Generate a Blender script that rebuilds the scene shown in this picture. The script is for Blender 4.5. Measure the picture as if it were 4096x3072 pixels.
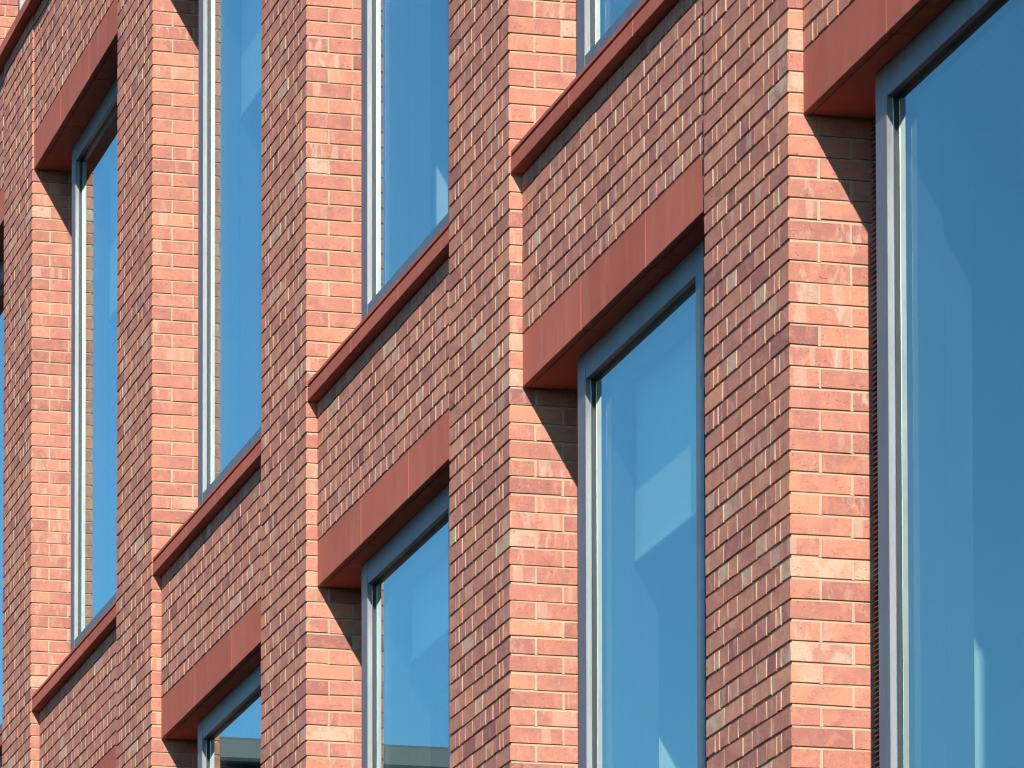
import bpy, math, random
from mathutils import Matrix, Vector

# ------------------------------------------------------------------ camera, sky, sun, exposure
scene = bpy.context.scene
for o in list(bpy.data.objects):
    bpy.data.objects.remove(o, do_unlink=True)
COL = scene.collection

F_PX, SH_PX, YAW, PITCH, ROLL = 23427.7731, 4452.75179, .251573836, .0621, -.00196929
CAM = Vector((18.479261, -5.71468594, -5.8499327))
fw = Vector((-math.cos(YAW) * math.cos(PITCH), math.sin(YAW) * math.cos(PITCH), math.sin(PITCH)))
rt = fw.cross(Vector((0, 0, 1))).normalized()
up = rt.cross(fw)
rt2 = rt * math.cos(ROLL) + up * math.sin(ROLL)
up2 = up * math.cos(ROLL) - rt * math.sin(ROLL)
cd = bpy.data.cameras.new('camera')
cam = bpy.data.objects.new('camera', cd)
COL.objects.link(cam)
cam.matrix_world = Matrix(((rt2.x, up2.x, -fw.x, CAM.x), (rt2.y, up2.y, -fw.y, CAM.y),
                           (rt2.z, up2.z, -fw.z, CAM.z), (0, 0, 0, 1)))
cd.sensor_fit = 'HORIZONTAL'
cd.sensor_width = 36
cd.lens = F_PX / 4096 * 36
cd.shift_y = SH_PX / 4096
cd.clip_start = .1
cd.clip_end = 6000
scene.camera = cam

SUN = Vector((1.0, -.264, .458)).normalized()
elev = math.asin(SUN.z)
azim = math.atan2(SUN.x, SUN.y)
world = bpy.data.worlds.new('World')
scene.world = world
world.use_nodes = True
wn = world.node_tree
wn.nodes.clear()
sky = wn.nodes.new('ShaderNodeTexSky')
sky.sky_type = 'NISHITA'
sky.sun_disc = False
sky.sun_elevation = elev
sky.sun_rotation = azim
sky.altitude = 200
sky.air_density = 1.0
sky.dust_density = .7
sky.ozone_density = 4.0
bg = wn.nodes.new('ShaderNodeBackground')
bg.inputs['Strength'].default_value = .105
wo = wn.nodes.new('ShaderNodeOutputWorld')
tint = wn.nodes.new('ShaderNodeMix')          # a clear, deep blue day: the same tint over the whole sky
tint.data_type = 'RGBA'
tint.blend_type = 'MULTIPLY'
tint.inputs[0].default_value = 1.0
tint.inputs[7].default_value = (.52, .86, .98, 1)
wn.links.new(sky.outputs[0], tint.inputs[6])
wn.links.new(tint.outputs[2], bg.inputs[0])
wn.links.new(bg.outputs[0], wo.inputs[0])

sl = bpy.data.lights.new('sun', 'SUN')
sl.energy = 4.0
sl.angle = math.radians(.5)
sl.color = (1.0, .95, .885)
so = bpy.data.objects.new('sun', sl)
so.rotation_euler = SUN.to_track_quat('Z', 'Y').to_euler()
so.location = (20, -20, 20)
COL.objects.link(so)

scene.view_settings.view_transform = 'Standard'
scene.view_settings.look = 'None'
scene.view_settings.gamma = 1.0
scene.view_settings.exposure = .68
scene.view_settings.use_curve_mapping = False
cy = scene.cycles
cy.use_denoising = True
cy.pixel_filter_type = 'BLACKMAN_HARRIS'
cy.filter_width = 1.2
cy.max_bounces = 6
cy.adaptive_threshold = .02
cy.diffuse_bounces = 3
cy.transparent_max_bounces = 24
cy.glossy_bounces = 6
cy.caustics_reflective = False
cy.caustics_refractive = False
cy.sample_clamp_indirect = 4.0

# ------------------------------------------------------------------ sizes (metres)
P = 3.76293580          # bay spacing
W = 1.0025              # pier width
C = .07155331           # brick course
JB = .0100              # bed joint
JV = .010               # upright joint
ST, HD, QC = .215, .1025, .046
REC = .0066             # bed mortar set back from the brick face
RPV = .0028             # upright joints are filled fuller
L = P - W               # clear width of a bay
FLOOR = 57 * C
PIER_SHIFT = {4: .028, -1: .14}
random.seed(11)
R = random.Random(7)


def px(k):              # right-hand corner of pier k
    return -k * P + PIER_SHIFT.get(k, 0)


def project(v):
    d = v - CAM
    w = d.dot(fw)
    return 2048 + F_PX * d.dot(rt2) / w, 1536 + SH_PX - F_PX * d.dot(up2) / w


# ------------------------------------------------------------------ materials
def mat(name):
    m = bpy.data.materials.new(name)
    m.use_nodes = True
    nt = m.node_tree
    b = nt.nodes['Principled BSDF']
    return m, nt, b


def nd(nt, t, **kw):
    n = nt.nodes.new(t)
    for k, v in kw.items():
        setattr(n, k, v)
    return n


def math_node(nt, op, a, b=None, clamp=False):
    n = nd(nt, 'ShaderNodeMath', operation=op, use_clamp=clamp)
    for i, v in enumerate((a, b)):
        if v is None:
            continue
        if isinstance(v, (int, float)):
            n.inputs[i].default_value = v
        else:
            nt.links.new(v, n.inputs[i])
    return n.outputs[0]


def mix_col(nt, fac, a, b, mode='MIX'):
    n = nd(nt, 'ShaderNodeMix', data_type='RGBA', blend_type=mode)
    for s, v in ((n.inputs[0], fac), (n.inputs[6], a), (n.inputs[7], b)):
        if isinstance(v, (int, float)):
            s.default_value = v
        elif isinstance(v, tuple):
            s.default_value = (*v, 1)
        else:
            nt.links.new(v, s)
    return n.outputs[2]


def ramp(nt, fac, stops, interp='LINEAR'):
    n = nd(nt, 'ShaderNodeValToRGB')
    n.color_ramp.interpolation = interp
    e = n.color_ramp.elements
    while len(e) < len(stops):
        e.new(.5)
    for el, (p, c) in zip(e, stops):
        el.position = p
        el.color = (*c, 1) if isinstance(c, tuple) else (c, c, c, 1)
    nt.links.new(fac, n.inputs[0])
    return n.outputs[0]


def noise(nt, vec, scale, detail=3, rough=.55, dist=0):
    n = nd(nt, 'ShaderNodeTexNoise')
    n.inputs['Scale'].default_value = scale
    n.inputs['Detail'].default_value = detail
    n.inputs['Roughness'].default_value = rough
    n.inputs['Distortion'].default_value = dist
    nt.links.new(vec, n.inputs['Vector'])
    return n.outputs['Fac']


def vec_math(nt, op, a, b):
    n = nd(nt, 'ShaderNodeVectorMath', operation=op)
    for i, v in enumerate((a, b)):
        if isinstance(v, tuple):
            n.inputs[i].default_value = v
        else:
            nt.links.new(v, n.inputs[i])
    return n.outputs[0]


def bump(nt, height, strength, dist, b, normal=None):
    n = nd(nt, 'ShaderNodeBump')
    n.inputs['Strength'].default_value = strength
    n.inputs['Distance'].default_value = dist
    nt.links.new(height, n.inputs['Height'])
    if normal is not None:
        nt.links.new(normal, n.inputs['Normal'])
    if b is not None:
        nt.links.new(n.outputs[0], b.inputs['Normal'])
    return n.outputs[0]


def make_brick():
    m, nt, b = mat('fired_brick')
    at = nd(nt, 'ShaderNodeAttribute', attribute_name='tone')
    sep = nd(nt, 'ShaderNodeSeparateColor')
    nt.links.new(at.outputs['Color'], sep.inputs[0])
    r1, r2, r3 = sep.outputs
    geo = nd(nt, 'ShaderNodeNewGeometry')
    off = nd(nt, 'ShaderNodeCombineXYZ')
    for i, s in enumerate((r1, r2, r3)):
        nt.links.new(math_node(nt, 'MULTIPLY', s, 37.0 + 11 * i), off.inputs[i])
    v = vec_math(nt, 'ADD', geo.outputs['Position'], off.outputs[0])
    # colour of the individual brick
    base = ramp(nt, r1, [(0, (.30, .116, .098)), (.04, (.39, .148, .112)), (.15, (.465, .183, .127)), (.55, (.510, .206, .141)),
                         (.85, (.555, .230, .150)), (1, (.625, .272, .160))])
    # cloudy firing patches and dark flashing across the face
    n1 = noise(nt, v, 9, 3, .6, .4)
    base = mix_col(nt, ramp(nt, n1, [(.45, 0.0), (.72, .6)]), base, (.32, .130, .115))
    n2 = noise(nt, v, 14, 3, .6, .8)
    base = mix_col(nt, ramp(nt, n2, [(.52, 0.0), (.72, .6)]), base, (.63, .272, .150))
    # buff-coloured bricks, burnt through in patches
    buff = math_node(nt, 'MULTIPLY', ramp(nt, r2, [(.968, 0.0), (.974, 1.0)]), ramp(nt, noise(nt, v, 13, 3, .65, .6), [(.36, .25), (.56, .95)]))
    base = mix_col(nt, buff, base, (.56, .385, .265))
    # folds and drag marks of the clay
    fold = noise(nt, vec_math(nt, 'MULTIPLY', v, (5, 5, 15)), 5, 3, .7, 2.4)
    fmask = ramp(nt, fold, [(.31, .8), (.38, 0.0)])
    base = mix_col(nt, fmask, base, (.24, .085, .055))
    # bands of kiln stacking: upright pale stripes on some bricks
    band = noise(nt, vec_math(nt, 'MULTIPLY', v, (1, 1, .12)), 17, 1, .5)
    bandm = math_node(nt, 'MULTIPLY', ramp(nt, band, [(.58, 0.0), (.63, .55)]), ramp(nt, r3, [(.74, 0.0), (.79, 1.0)]))
    base = mix_col(nt, bandm, base, (.55, .37, .26))
    # lime bloom smeared over the faces
    bl = noise(nt, vec_math(nt, 'MULTIPLY', v, (1, 1, .35)), 26, 3, .7, .5)
    area = ramp(nt, noise(nt, geo.outputs['Position'], 1.6, 2, .6), [(.35, .45), (.65, 1.25)])
    blm = math_node(nt, 'MULTIPLY', math_node(nt, 'MULTIPLY', ramp(nt, bl, [(.54, 0.0), (.72, .8)]), area), ramp(nt, r3, [(.2, .25), (.85, 1.0)]))
    base = mix_col(nt, blm, base, (.57, .40, .31))
    # specks
    sp = noise(nt, v, 120, 1, .5)
    base = mix_col(nt, ramp(nt, sp, [(.68, 0.0), (.74, .35)]), base, (.62, .42, .32))
    base = mix_col(nt, ramp(nt, sp, [(.26, .3), (.32, 0.0)]), base, (.22, .09, .065))
    nt.links.new(base, b.inputs['Base Color'])
    b.inputs['Roughness'].default_value = .82
    b.inputs['Diffuse Roughness'].default_value = .17
    b.inputs['Specular IOR Level'].default_value = .28
    h = math_node(nt, 'ADD', math_node(nt, 'MULTIPLY', n2, .7), math_node(nt, 'MULTIPLY', noise(nt, v, 200, 2, .6), .3))
    h = math_node(nt, 'SUBTRACT', h, math_node(nt, 'MULTIPLY', fmask, .35))
    bump(nt, h, .7, .004, b)
    return m


def make_mortar():
    m, nt, b = mat('lime_mortar')
    geo = nd(nt, 'ShaderNodeNewGeometry')
    n1 = noise(nt, geo.outputs['Position'], 5, 3)
    n2 = noise(nt, geo.outputs['Position'], 240, 3, .7)
    c = ramp(nt, n1, [(.3, (.46, .33, .22)), (.7, (.56, .415, .285))])
    c = mix_col(nt, ramp(nt, n2, [(.3, .35), (.5, 0.0)]), c, (.26, .18, .12))
    nt.links.new(c, b.inputs['Base Color'])
    b.inputs['Roughness'].default_value = .95
    b.inputs['Diffuse Roughness'].default_value = .17
    bump(nt, n2, .6, .002, b)
    return m


def make_concrete():
    m, nt, b = mat('red_precast_concrete')
    geo = nd(nt, 'ShaderNodeNewGeometry')
    pos = geo.outputs['Position']
    n1 = noise(nt, pos, 2.4, 4, .6)
    n2 = noise(nt, vec_math(nt, 'MULTIPLY', pos, (1, 1, .2)), 11, 4, .6)
    n3 = noise(nt, pos, 330, 2, .6)
    c = ramp(nt, n1, [(.3, (.405, .100, .058)), (.7, (.475, .124, .074))])
    oi = nd(nt, 'ShaderNodeObjectInfo')
    c = mix_col(nt, 1.0, c, ramp(nt, oi.outputs['Random'], [(0, (.88, .87, .87)), (1, (1.08, 1.10, 1.10))]), 'MULTIPLY')
    c = mix_col(nt, ramp(nt, n2, [(.52, 0.0), (.75, .6)]), c, (.50, .18, .12))
    grime = noise(nt, vec_math(nt, 'MULTIPLY', pos, (1, 1, .12)), 34, 4, .7)
    c = mix_col(nt, ramp(nt, grime, [(.56, 0.0), (.78, .45)]), c, (.27, .09, .06))
    c = mix_col(nt, ramp(nt, n3, [(.3, .3), (.45, 0.0)]), c, (.31, .085, .05))
    nt.links.new(c, b.inputs['Base Color'])
    b.inputs['Roughness'].default_value = .78
    b.inputs['Diffuse Roughness'].default_value = .2
    b.inputs['Specular IOR Level'].default_value = .35
    bump(nt, n3, .25, .001, b)
    return m


def make_metal(name, col, rough, metallic, streak=True):
    m, nt, b = mat(name)
    geo = nd(nt, 'ShaderNodeNewGeometry')
    pos = geo.outputs['Position']
    n1 = noise(nt, vec_math(nt, 'MULTIPLY', pos, (1, 1, .25)), 7, 4, .6)
    d = tuple(x * .82 for x in col)
    c = ramp(nt, n1, [(.35, d), (.65, col)])
    nt.links.new(c, b.inputs['Base Color'])
    rr = nd(nt, 'ShaderNodeMapRange')
    rr.inputs['To Min'].default_value = rough - .05
    rr.inputs['To Max'].default_value = rough + .06
    nt.links.new(noise(nt, pos, 14, 4, .6), rr.inputs['Value'])
    nt.links.new(rr.outputs[0], b.inputs['Roughness'])
    b.inputs['Metallic'].default_value = metallic
    bump(nt, noise(nt, pos, 700, 2, .5), .06, .0006, b)
    return m


def make_glass(name, power, tint):
    """coated pane: mirror-like towards grazing angles on its outer face, clear otherwise"""
    m = bpy.data.materials.new(name)
    m.use_nodes = True
    nt = m.node_tree
    nt.nodes.clear()
    out = nd(nt, 'ShaderNodeOutputMaterial')
    fr = nd(nt, 'ShaderNodeFresnel')
    fr.inputs['IOR'].default_value = 1.54
    geo = nd(nt, 'ShaderNodeNewGeometry')
    keep = math_node(nt, 'POWER', math_node(nt, 'SUBTRACT', 1.0, fr.outputs[0]), power)
    fac = math_node(nt, 'SUBTRACT', 1.0, keep)
    fac = math_node(nt, 'MULTIPLY', fac, math_node(nt, 'SUBTRACT', 1.0, geo.outputs['Backfacing']))
    tr = nd(nt, 'ShaderNodeBsdfTransparent')
    tr.inputs[0].default_value = (.93, .99, .97, 1)
    gl = nd(nt, 'ShaderNodeBsdfGlossy')
    gl.inputs['Color'].default_value = tint
    gl.inputs['Roughness'].default_value = 0
    mx = nd(nt, 'ShaderNodeMixShader')
    nt.links.new(fac, mx.inputs[0])
    nt.links.new(tr.outputs[0], mx.inputs[1])
    nt.links.new(gl.outputs[0], mx.inputs[2])
    pos = geo.outputs['Position']
    run = noise(nt, vec_math(nt, 'MULTIPLY', pos, (1, 1, .035)), 42, 4, .7)
    film = noise(nt, pos, 1.7, 4, .6)
    dust = math_node(nt, 'MULTIPLY', ramp(nt, run, [(.48, .15), (.75, 1.0)]), ramp(nt, film, [(.3, .002), (.75, .015)]))
    df = nd(nt, 'ShaderNodeBsdfDiffuse')
    df.inputs[0].default_value = (.5, .5, .47, 1)
    mx2 = nd(nt, 'ShaderNodeMixShader')
    nt.links.new(dust, mx2.inputs[0])
    nt.links.new(mx.outputs[0], mx2.inputs[1])
    nt.links.new(df.outputs[0], mx2.inputs[2])
    nt.links.new(mx2.outputs[0], out.inputs[0])
    return m


def make_plain(name, col, rough=.85, var=.12, scale=6):
    m, nt, b = mat(name)
    geo = nd(nt, 'ShaderNodeNewGeometry')
    n1 = noise(nt, geo.outputs['Position'], scale, 4, .6)
    c = ramp(nt, n1, [(.3, tuple(x * (1 - var) for x in col)), (.7, tuple(min(1, x * (1 + var)) for x in col))])
    nt.links.new(c, b.inputs['Base Color'])
    b.inputs['Roughness'].default_value = rough
    bump(nt, noise(nt, geo.outputs['Position'], scale * 40, 2), .2, .002, b)
    return m


M_BRICK = make_brick()
M_MORTAR = make_mortar()
M_CONC = make_concrete()
M_FRAME = make_metal('grey_metallic_paint', (.24, .24, .25), .45, .6)
M_GASKET = make_plain('black_rubber', (.015, .015, .017), .5)
M_BEAD = make_metal('steel_bead', (.5, .5, .48), .22, 1.0)
M_LOUVRE = make_metal('bronze_paint', (.30, .20, .175), .5, .1)
M_DARK = make_plain('dark_cavity', (.02, .018, .018), .9)
M_GLASS = make_glass('coated_glass', 2.05, (.78, .97, .94, 1))
M_GLASS_IN = make_glass('inner_glass', .45, (.8, .95, .95, 1))
M_WHITE = make_plain('white_plaster', (.80, .80, .77), .9, .04)
M_LINING = make_plain('dark_grey_lining', (.035, .037, .04), .7, .1)
M_INNER = make_plain('grey_ceiling', (.16, .17, .18), .9, .1)
M_BLIND = make_plain('pale_blind_fabric', (.80, .80, .77), .9, .04, 30)
M_GROUND = make_plain('paving', (.040, .039, .039), .9, .15, .4)
M_CLAD = make_plain('grey_cladding', (.085, .10, .105), .7, .08, .5)
M_CHAIN = make_metal('steel_chain', (.75, .75, .73), .25, 1.0)


# ------------------------------------------------------------------ mesh helpers
def chamfer_topology():
    corners = [(x, y, z) for x in (0, 1) for y in (0, 1) for z in (0, 1)]
    ci = {c: i for i, c in enumerate(corners)}
    vid = lambda c, a: ci[c] * 3 + a
    faces = []
    for a in range(3):
        for s in (0, 1):
            b, d = (a + 1) % 3, (a + 2) % 3
            q = []
            for (p, r) in ((0, 0), (1, 0), (1, 1), (0, 1)):
                c = [0, 0, 0]
                c[a], c[b], c[d] = s, p, r
                q.append(vid(tuple(c), a))
            faces.append(q)
    for a in range(3):
        b, d = (a + 1) % 3, (a + 2) % 3
        for p in (0, 1):
            for r in (0, 1):
                c0, c1 = [0, 0, 0], [0, 0, 0]
                c0[a], c1[a] = 0, 1
                c0[b] = c1[b] = p
                c0[d] = c1[d] = r
                c0, c1 = tuple(c0), tuple(c1)
                faces.append([vid(c0, b), vid(c1, b), vid(c1, d), vid(c0, d)])
    for c in corners:
        faces.append([vid(c, 0), vid(c, 1), vid(c, 2)])
    # orient outwards
    vs = []
    for c in corners:
        for a in range(3):
            vs.append(Vector([(c[i] if i == a else (.1 if c[i] == 0 else .9)) for i in range(3)]))
    out = []
    for f in faces:
        n = (vs[f[1]] - vs[f[0]]).cross(vs[f[2]] - vs[f[0]])
        m = sum((vs[i] for i in f), Vector()) / len(f) - Vector((.5, .5, .5))
        out.append(f if n.dot(m) > 0 else f[::-1])
    return corners, out


CORNERS, CFACES = chamfer_topology()


def chamfer_verts(b, ch, jit=0.0, rng=None):
    lo, hi = b[:3], b[3:]
    vs = []
    for c in CORNERS:
        j = [rng.uniform(-jit, jit) for _ in range(3)] if jit else (0, 0, 0)
        for a in range(3):
            v = []
            for i in range(3):
                base = hi[i] if c[i] else lo[i]
                ins = 0 if i == a else (-ch if c[i] else ch)
                v.append(base + ins + j[i])
            vs.append(v)
    return vs


def new_mesh(name, verts, faces, material, tones=None):
    me = bpy.data.meshes.new(name)
    me.from_pydata(verts, [], faces)
    me.materials.append(material)
    if tones is not None:
        at = me.color_attributes.new('tone', 'FLOAT_COLOR', 'POINT')
        at.data.foreach_set('color', [x for t in tones for x in t])
    me.update()
    return me


def link(name, me, parent=None, loc=None):
    o = bpy.data.objects.new(name, me)
    COL.objects.link(o)
    if loc is not None:
        o.location = loc
    if parent is not None:
        o.parent = parent
    return o


def empty(name, parent=None, label=None):
    o = bpy.data.objects.new(name, None)
    COL.objects.link(o)
    o.empty_display_size = .2
    if parent is not None:
        o.parent = parent
    if label:
        o['label'] = label
    return o


def block(name, b, material, parent, ch=.002, jit=0.0):
    """one chamfered block, world box (x0,y0,z0,x1,y1,z1), its origin at the base centre"""
    c = Vector(((b[0] + b[3]) / 2, (b[1] + b[4]) / 2, b[2]))
    vs = [Vector(v) - c for v in chamfer_verts(b, ch, jit, R)]
    return link(name, new_mesh(name, vs, CFACES, material), parent, c)


def blocks(name, bs, material, parent, ch=.002):
    vs, fs = [], []
    for b in bs:
        n = len(vs)
        vs += chamfer_verts(b, ch)
        fs += [[i + n for i in f] for f in CFACES]
    return link(name, new_mesh(name, vs, fs, material), parent)


def tone():
    return (R.random(), R.random(), R.random(), 1.0)


def lay_bricks(parent, bricks, limit=300):
    """bricks: list of (box, faces_camera). The largest in the picture become objects, the rest one joined part."""
    scored = []
    for b, seen in bricks:
        c = Vector(((b[0] + b[3]) / 2, b[1], (b[2] + b[5]) / 2))
        u, v = project(c)
        inside = -30 < u < 4126 and -50 < v < 3122
        a = 0
        if seen and inside:
            d = (c - CAM).length
            a = ((b[3] - b[0]) * .29 + (b[4] - b[1]) * (.95 if seen == 2 else 0)) / d
        scored.append((a, b))
    order = sorted(range(len(scored)), key=lambda i: -scored[i][0])
    single = set(i for i in order[:limit] if scored[i][0] > 0)
    jv, jf, jt = [], [], []
    for i, (a, b) in enumerate(scored):
        dx, dy = R.uniform(-.0012, .0012), R.uniform(-.0006, .0006)
        dz0, dz1 = R.uniform(-.0012, .0012), R.uniform(-.0016, .0012)
        bb = (b[0] + dx, b[1] + dy, b[2] + dz0, b[3] + dx, b[4] + dy, b[5] + dz1)
        vs = chamfer_verts(bb, R.uniform(.0005, .0014), .0014, R)
        t = tone()
        if i in single:
            c = Vector(((b[0] + b[3]) / 2, (b[1] + b[4]) / 2, b[2]))
            link('brick', new_mesh('brick', [Vector(v) - c for v in vs], CFACES, M_BRICK, [t] * len(vs)), parent, c)
        else:
            n = len(jv)
            jv += vs
            jt += [t] * len(vs)
            jf += [[q + n for q in f] for f in CFACES]
    if jv:
        o = link('brickwork', new_mesh('brickwork', jv, jf, M_BRICK, jt), parent)
        o['kind'] = 'stuff'


# ------------------------------------------------------------------ the building
building = empty('brick_building')
building['label'] = 'red brick building with tall recessed windows between projecting piers, filling the picture'
building['category'] = 'building'

ROW_S = [ST, ST, HD, ST, ST]
ROW_H = [HD, QC, HD, HD, ST, HD, HD, QC, HD]
Z_LOW, Z_TOP = -46, 70


def make_pier(k, x0=None, rows=(Z_LOW, Z_TOP), single=True, label=None):
    xr = px(k) if x0 is None else x0
    xl = xr - W
    root = empty('brick_pier', building, label)
    bricks, fills = [], []
    for j in range(*rows):
        z0 = j * C + JB / 2
        z1 = (j + 1) * C - JB / 2
        s_row = j % 2 != 0
        row = ROW_S if s_row else ROW_H
        x = xr
        for i, w in enumerate(row):
            first, last = i == 0, i == len(row) - 1
            dep = (HD if s_row else ST) if (first or last) else HD
            bricks.append(((x - w, 0, z0, x, dep, z1), 2 if first else 1))
            x -= w + JV
            if not last and R.random() < .65:
                fills.append((x - .002, .0004, z0 + .001, x + .0009, .02, z1 - .001))
            if not last:
                fills.append((x - .004, RPV + R.uniform(-.001, .0015), z0 - .002, x + JV + .004, .03, z1 + .002))
        # the return into the window recess
        zc = (j + .5) * C
        open_ = not any(f - .0 < zc < f + 12.8 * C for f in (0, FLOOR, -FLOOR))
        for sx in (0, 1):
            a, b = (xr - HD, xr) if sx == 0 else (xl, xl + HD)
            if s_row:
                fills.append((a + RPV if sx else b - .03, HD - .004, z0 - .002, a + .03 if sx else b - RPV - .001, HD + JV + .004, z1 + .002))
                bricks.append(((a, HD + JV, z0, b, HD + JV + ST, z1), 2 if open_ and sx == 0 else 0))
            else:
                fills.append((a + RPV if sx else b - .03, ST - .004, z0 - .002, a + .03 if sx else b - RPV - .001, ST + JV + .004, z1 + .002))
                bricks.append(((a, ST + JV, z0, b, ST + JV + HD, z1), 2 if open_ and sx == 0 else 0))
    lay_bricks(root, bricks, 300 if single else 0)
    za, zb = rows[0] * C, rows[1] * C
    blocks('mortar', [(xl + REC, REC, za, xr - REC, .47, zb)] + fills, M_MORTAR, root, .0002)
    return root


PIER_LABEL = {0: 'widest brick pier beside the louvred window', 1: None, 2: None, 3: None, 4: None}
for k in range(0, 5):
    make_pier(k)
make_pier(-1, single=False)
make_pier(5, single=False)


def make_spandrel(k, zb, r0, r1, rec):
    xl, xr = px(k), px(k) + L
    xr = px(k - 1) - W
    root = empty('brick_spandrel', building)
    bricks, fills = [], []
    for j in range(r0, r1):
        z0 = zb + j * C + JB / 2
        z1 = zb + (j + 1) * C - JB / 2
        x = xl + JV * .8
        seq = []
        if j % 2:
            seq = [HD, QC]
        while x < xr - .03:
            w = seq.pop(0) if seq else (HD if j % 2 else ST)
            x1 = min(x + w, xr - .004)
            if x1 - x > .02:
                bricks.append(((x, rec, z0, x1, rec + HD, z1), 1))
            x += w + JV
            if R.random() < .65:
                fills.append((x - JV - .002, rec + .0004, z0 + .001, x - JV + .0009, rec + .02, z1 - .001))
            fills.append((x - JV - .004, rec + RPV + R.uniform(-.001, .0015), z0 - .002, x + .004, rec + .03, z1 + .002))
    lay_bricks(root, bricks, 300)
    fills = [f for f in fills if f[3] < xr]
    blocks('mortar', [(xl - .003, rec + REC, zb + r0 * C - .03, xr + .003, .46, zb + r1 * C + .002)] + fills, M_MORTAR, root, .0002)
    return root


def make_lintel(k, zb, rec):
    xl, xr = px(k) + .006, px(k - 1) - W - .004
    root = empty('lintel', building)
    js = [xl, px(k) + .903, px(k) + 1.813, xr]
    top = 3 * C - .004
    for a, b in zip(js, js[1:]):
        e = .0025
        block('fascia_panel', (a + e, rec, zb, b - e, rec + .026, zb + top), M_CONC, root, .0025)
        block('soffit_panel', (a + e, rec + .031, zb + .0015, b - e, .300, zb + .04), M_CONC, root, .002)
    blocks('joint_mortar', [(xl - .006, rec + .005, zb + .006, xr, rec + .040, zb + top - .006),
                            (xl - .006, rec + .028, zb + .006, xr, .298, zb + .03)], M_MORTAR, root, .001)
    block('backing_beam', (xl, rec + .042, zb + .0405, xr, .458, zb + top), M_MORTAR, root, .001)
    block('closer_board', (xl, .301, zb + .001, xr, .458, zb + .039), M_DARK, root, .001)
    return root


def make_sill(k, zb):
    xl, xr = px(k) + .004, px(k - 1) - W - .003
    root = empty('window_sill', building)
    js = [xl, px(k) + .903, px(k) + 1.815, xr]
    for a, b in zip(js, js[1:]):
        e = .003
        block('sill_block', (a + e, .0055, zb + .863, b - e, .17, zb + .925), M_CONC, root, .0025)
        block('capping_slab', (a + e, .0065, zb + .9365, b - e, .17, zb + .9535), M_CONC, root, .002)
    blocks('joint_mortar', [(xl, .010, zb + .867, xr, .168, zb + .921), (xl, .020, zb + .922, xr, .168, zb + .950)], M_MORTAR, root, .001)
    block('backing_wall', (xl, .171, zb + .8625, xr, .458, zb + .95), M_MORTAR, root, .001)
    return root


FX0, FX1 = .485, 2.232
FL, FR = .116, .100
YF, YG = .150, .183


def louvre_blade_mesh(w):
    # sloping blade, nose down and out; origin at its left end
    prof = [(0, 0), (0, .0035), (.026, .0165), (.026, .013)]
    vs = [(x, y, z) for x in (0, w) for (y, z) in prof]
    fs = [(0, 1, 2, 3), (7, 6, 5, 4)] + [(i, i + 4, (i + 1) % 4 + 4, (i + 1) % 4) for i in range(4)]
    me = bpy.data.meshes.new('louvre_blade')
    me.from_pydata(vs, [], [f[::-1] for f in fs])
    me.materials.append(M_LOUVRE)
    me.update()
    return me


BLADE = louvre_blade_mesh(.470)


def make_window(k, z0, z1, louvre=False, label=None):
    """frame between sill top z0 and soffit z1"""
    x = px(k)
    xr = px(k - 1) - W
    root = empty('window', building, label)
    a, b = x + FX0, x + FX1 + (.12 if k == 0 else 0)
    ia, ib = a + FL, b - FR
    hz, bz = z1 - .108, z0 + .215
    z1 -= .0015
    block('frame_jamb', (a, YF, z0, ia, .214, z1), M_FRAME, root, .0015)
    block('frame_jamb', (ib, YF, z0, b, .214, z1), M_FRAME, root, .0015)
    block('inner_jamb', (a, .2145, z0, ia - .001, .345, z1), M_LINING, root, .0015)
    block('inner_jamb', (ib + .001, .2145, z0, b, .345, z1), M_LINING, root, .0015)
    block('frame_head', (ia + .0005, YF + .002, hz, ib - .0005, .344, z1), M_FRAME, root, .0015)
    block('frame_rail', (ia + .0005, YF + .002, z0, ib - .0005, .344, bz), M_FRAME, root, .0015)
    g = .004
    gz0, gz1 = bz, hz
    blocks('gasket', [(ia, YG - .009, gz0, ia + g, YG + .030, gz1), (ib - g, YG - .009, gz0, ib, YG + .030, gz1),
                      (ia + g, YG - .009, gz1 - g, ib - g, YG + .030, gz1), (ia + g, YG - .009, gz0, ib - g, YG + .030, gz0 + g)],
           M_GASKET, root, .0008)
    blocks('glazing_bead', [(ia, YG - .0125, gz0, ia + .0045, YG - .0095, gz1)], M_BEAD, root, .0006)
    block('pane', (ia + .0045, YG, gz0 + .0045, ib - .0045, YG + .006, gz1 - .0045), M_GLASS, root, .0003)
    block('pane', (ia + .0045, YG + .020, gz0 + .0045, ib - .0045, YG + .026, gz1 - .0045), M_GLASS_IN, root, .0003)
    # ventilation panels either side of the glazing
    for (p, q) in ((x + .004, a - .001), (b + .001, xr - .004)):
        block('vent_panel', (p, .325, z0, q, .345, z1), M_DARK, root, .001)
        vs, fs = [], []
        if louvre and p < a:
            n = int((z1 - z0) / .0181)
            for i in range(n):
                link('louvre_blade', BLADE, root, (p + .004, .287, z1 - .02 - i * .0181))
    # inner lining of the opening
    blocks('lining_board', [(x + .002, .346, z0, x + .54, .46, z1), (x + 2.22, .346, z0, xr - .002, .46, z1)], M_LINING, root, .001)
    return root


SILL = .9545
for k in range(0, 6):
    make_spandrel(k, 0, 3, 12, .052)
    make_lintel(k, 0, .052)
    make_sill(k, 0)
    make_sill(k, -FLOOR)
    make_window(k, SILL - FLOOR, 0, louvre=(k == 0), label='window with a ribbed dark louvre strip beside its frame' if k == 0 else None)
    make_window(k, SILL, FLOOR)
    make_spandrel(k, FLOOR, 3, 13, .010)
    make_lintel(k, FLOOR, .010)

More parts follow.
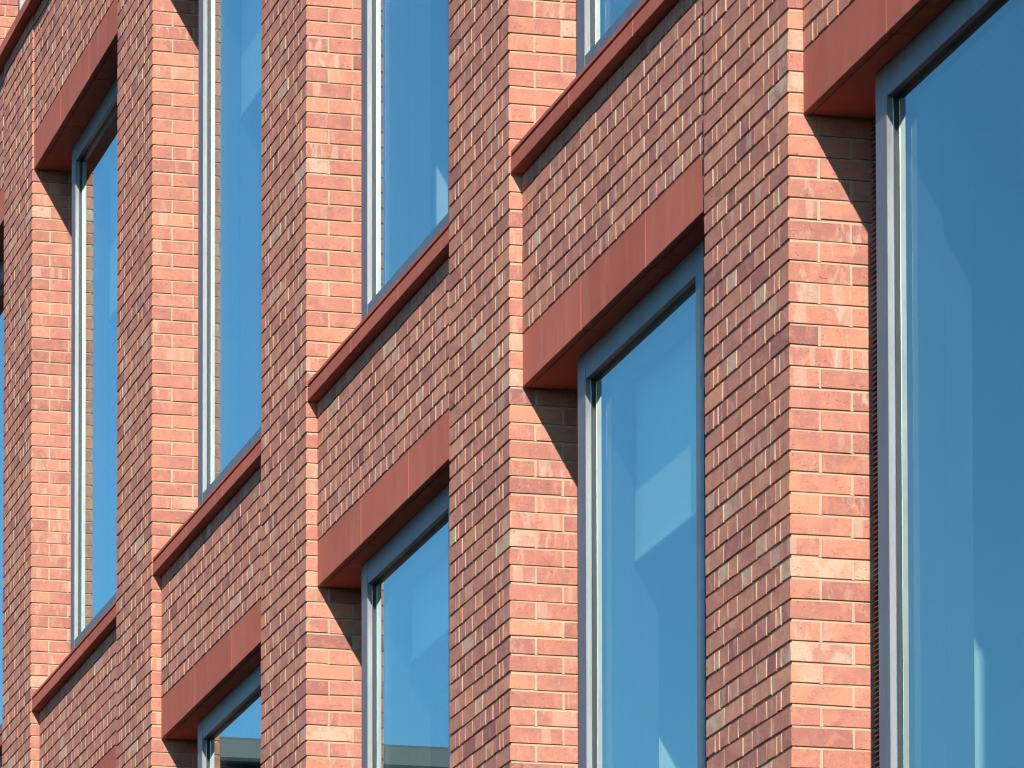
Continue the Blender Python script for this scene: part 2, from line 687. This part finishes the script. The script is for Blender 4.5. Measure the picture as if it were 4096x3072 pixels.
# string course that runs across the piers at the next floor
sc_root = empty('string_course', building)
zs = FLOOR + 13 * C
xs = -4 * P + .62
edges = [xs + i * .915 for i in range(-6, 20)]
for a, b in zip(edges, edges[1:]):
    block('string_block', (a + .002, -.054, zs + .002, b - .002, .30, zs + .052), M_CONC, sc_root, .0025)
    block('string_cap', (a + .002, -.048, zs + .060, b - .002, .30, zs + .074), M_CONC, sc_root, .002)
block('joint_mortar', (edges[0], -.046, zs + .006, edges[-1], .29, zs + .066), M_MORTAR, sc_root, .001)

# the next storey above the string course, seen in the corner
uz = int(round((zs + .0745) / C)) + 1
XT = -4 * P - 1.60
make_pier(9, XT, (uz, uz + 34))
up_win = empty('window', building)
ua = -4 * P - 1.391
za, zb = zs + .075, zs + 2.6
block('frame_jamb', (ua, YF, za, ua + .06, .345, zb), M_FRAME, up_win, .0015)
block('frame_jamb', (ua + 1.10, YF, za, ua + 1.16, .345, zb), M_FRAME, up_win, .0015)
block('frame_rail', (ua + .0605, YF + .002, za, ua + 1.0995, .344, za + .06), M_FRAME, up_win, .0015)
block('frame_head', (ua + .0605, YF + .002, zb - .06, ua + 1.0995, .344, zb), M_FRAME, up_win, .0015)
block('pane', (ua + .061, YG, za + .061, ua + 1.099, YG + .006, zb - .061), M_GLASS, up_win, .0003)
block('vent_panel', (XT + .002, .325, za, ua - .001, .345, zb), M_DARK, up_win, .001)
block('upper_wall', (ua + 1.161, .02, za, 4.2, .40, zb), M_MORTAR, building, .002)

# rooms behind the glass
rooms = empty('room', building)
XA, XB = -5 * P - W, P + .2
for z in (-FLOOR, 0, FLOOR):
    block('floor_slab', (XA, .462, z + .06, XB, 6.0, z + .90), M_INNER, rooms, .004)
block('back_wall', (XA, 6.001, -3.4, XB, 6.2, 7.8), M_INNER, rooms, .004)
block('end_wall', (XA - .3, .462, -3.4, XA - .001, 6.2, 7.8), M_INNER, rooms, .004)
block('end_wall', (XB + .001, .462, -3.4, XB + .3, 6.2, 7.8), M_INNER, rooms, .004)
block('roof_slab', (XA - .3, .02, 7.81, XB + .3, 6.2, 8.1), M_INNER, rooms, .004)
# round the building's foot to the pavement
block('plinth', (XA, .02, -7.6, XB, 6.0, -46 * C - .002), M_MORTAR, building, .01)
for (k, xf, y0, zc0, zc1) in ((0, -.897, .94, -3.3, .058), (1, -.170, .635, -3.3, .058), (2, -.815, .785, .902, FLOOR + .058)):
    block('inner_column', (-k * P + xf - .30, y0, zc0, -k * P + xf, y0 + .5, zc1), M_WHITE, rooms, .004)


# ------------------------------------------------------------------ roller blinds inside the windows
def make_blind(k, ztop, zbot, label):
    root = empty('roller_blind')
    root['label'] = label
    root['category'] = 'blind'
    root['group'] = 'roller blinds behind the glass'
    a, b = px(k) + .557, px(k) + 2.19
    root.location = (a, .36, zbot)
    off = Vector((a, .36, zbot))

    def part(name, bx, m, ch):
        c = Vector(((bx[0] + bx[3]) / 2, (bx[1] + bx[4]) / 2, bx[2]))
        vs = [Vector(v) - c for v in chamfer_verts(bx, ch)]
        return link(name, new_mesh(name, vs, CFACES, m), root, c - off)
    part('fabric', (a, .3598, zbot + .02, b, .3610, ztop), M_BLIND, .0003)
    part('bottom_bar', (a, .353, zbot, b, .368, zbot + .024), M_BLIND, .004)
    part('cassette', (a, .347, ztop - .002, b, .41, ztop + .055), M_WHITE, .004)
    for i, xx in enumerate((.05, .17)):
        n, pitch = 110, .0115
        me = bpy.data.meshes.new('chain')
        vs, fs = [], []
        for q in range(n):
            zc = zbot - .02 - q * pitch
            r = .0022
            cx, cyy = a + xx, .342
            m0 = len(vs)
            vs += [(cx + r, cyy, zc), (cx - r, cyy, zc), (cx, cyy + r, zc), (cx, cyy - r, zc), (cx, cyy, zc + r * 1.6), (cx, cyy, zc - r * 1.6)]
            fs += [(m0 + p, m0 + s, m0 + t) for p, s, t in ((0, 2, 4), (2, 1, 4), (1, 3, 4), (3, 0, 4), (2, 0, 5), (1, 2, 5), (3, 1, 5), (0, 3, 5))]
        vs = [Vector(v) - off for v in vs]
        me.from_pydata(vs, [], fs)
        me.materials.append(M_CHAIN)
        me.update()
        link('chain', me, root)
    return root


make_blind(1, -.01, -.812, 'half lowered pale roller blind behind the window between the two nearest full-height brick piers')
make_blind(3, FLOOR - .01, 3.155, 'pale roller blind at the top of the second tall window from the left edge')
make_blind(4, FLOOR - .01, 3.060, 'pale roller blind behind the leftmost tall window, under the upper lintel')
make_blind(2, FLOOR - .01, 3.06, 'roller blind with hanging bead chains behind the third tall window from the left')

make_blind(2, -.01, -.45, 'short roller blind with bead chains behind the lower window in the middle')

# ------------------------------------------------------------------ ground and the building mirrored in the glass
gm = bpy.data.meshes.new('ground')
gm.from_pydata([(-3000, -3000, -7.6), (3000, -3000, -7.6), (3000, 3000, -7.6), (-3000, 3000, -7.6)], [], [(0, 1, 2, 3)])
gm.materials.append(M_GROUND)
ground = link('ground', gm)
ground['kind'] = 'structure'

nb = empty('office_building')
nb['label'] = 'grey clad building mirrored low in the window glass'
nb['category'] = 'building'
BX, BY0, BY1, BT = -78, -19.2, -3, 12.73
block('wall', (BX - 14, BY0, -7.6, BX, BY1, BT), M_CLAD, nb, .05)
block('parapet', (BX - 14.2, BY0 - .2, BT + .001, BX + .40, BY1 + .2, BT + .40), M_CLAD, nb, .05)
for i in range(4):
    for j in range(5):
        y = BY0 + 2 + i * 4
        z = -5.5 + j * 3.5
        block('window', (BX + .001, y, z, BX + .06, y + 2.2, z + 1.8), M_GASKET, nb, .02)
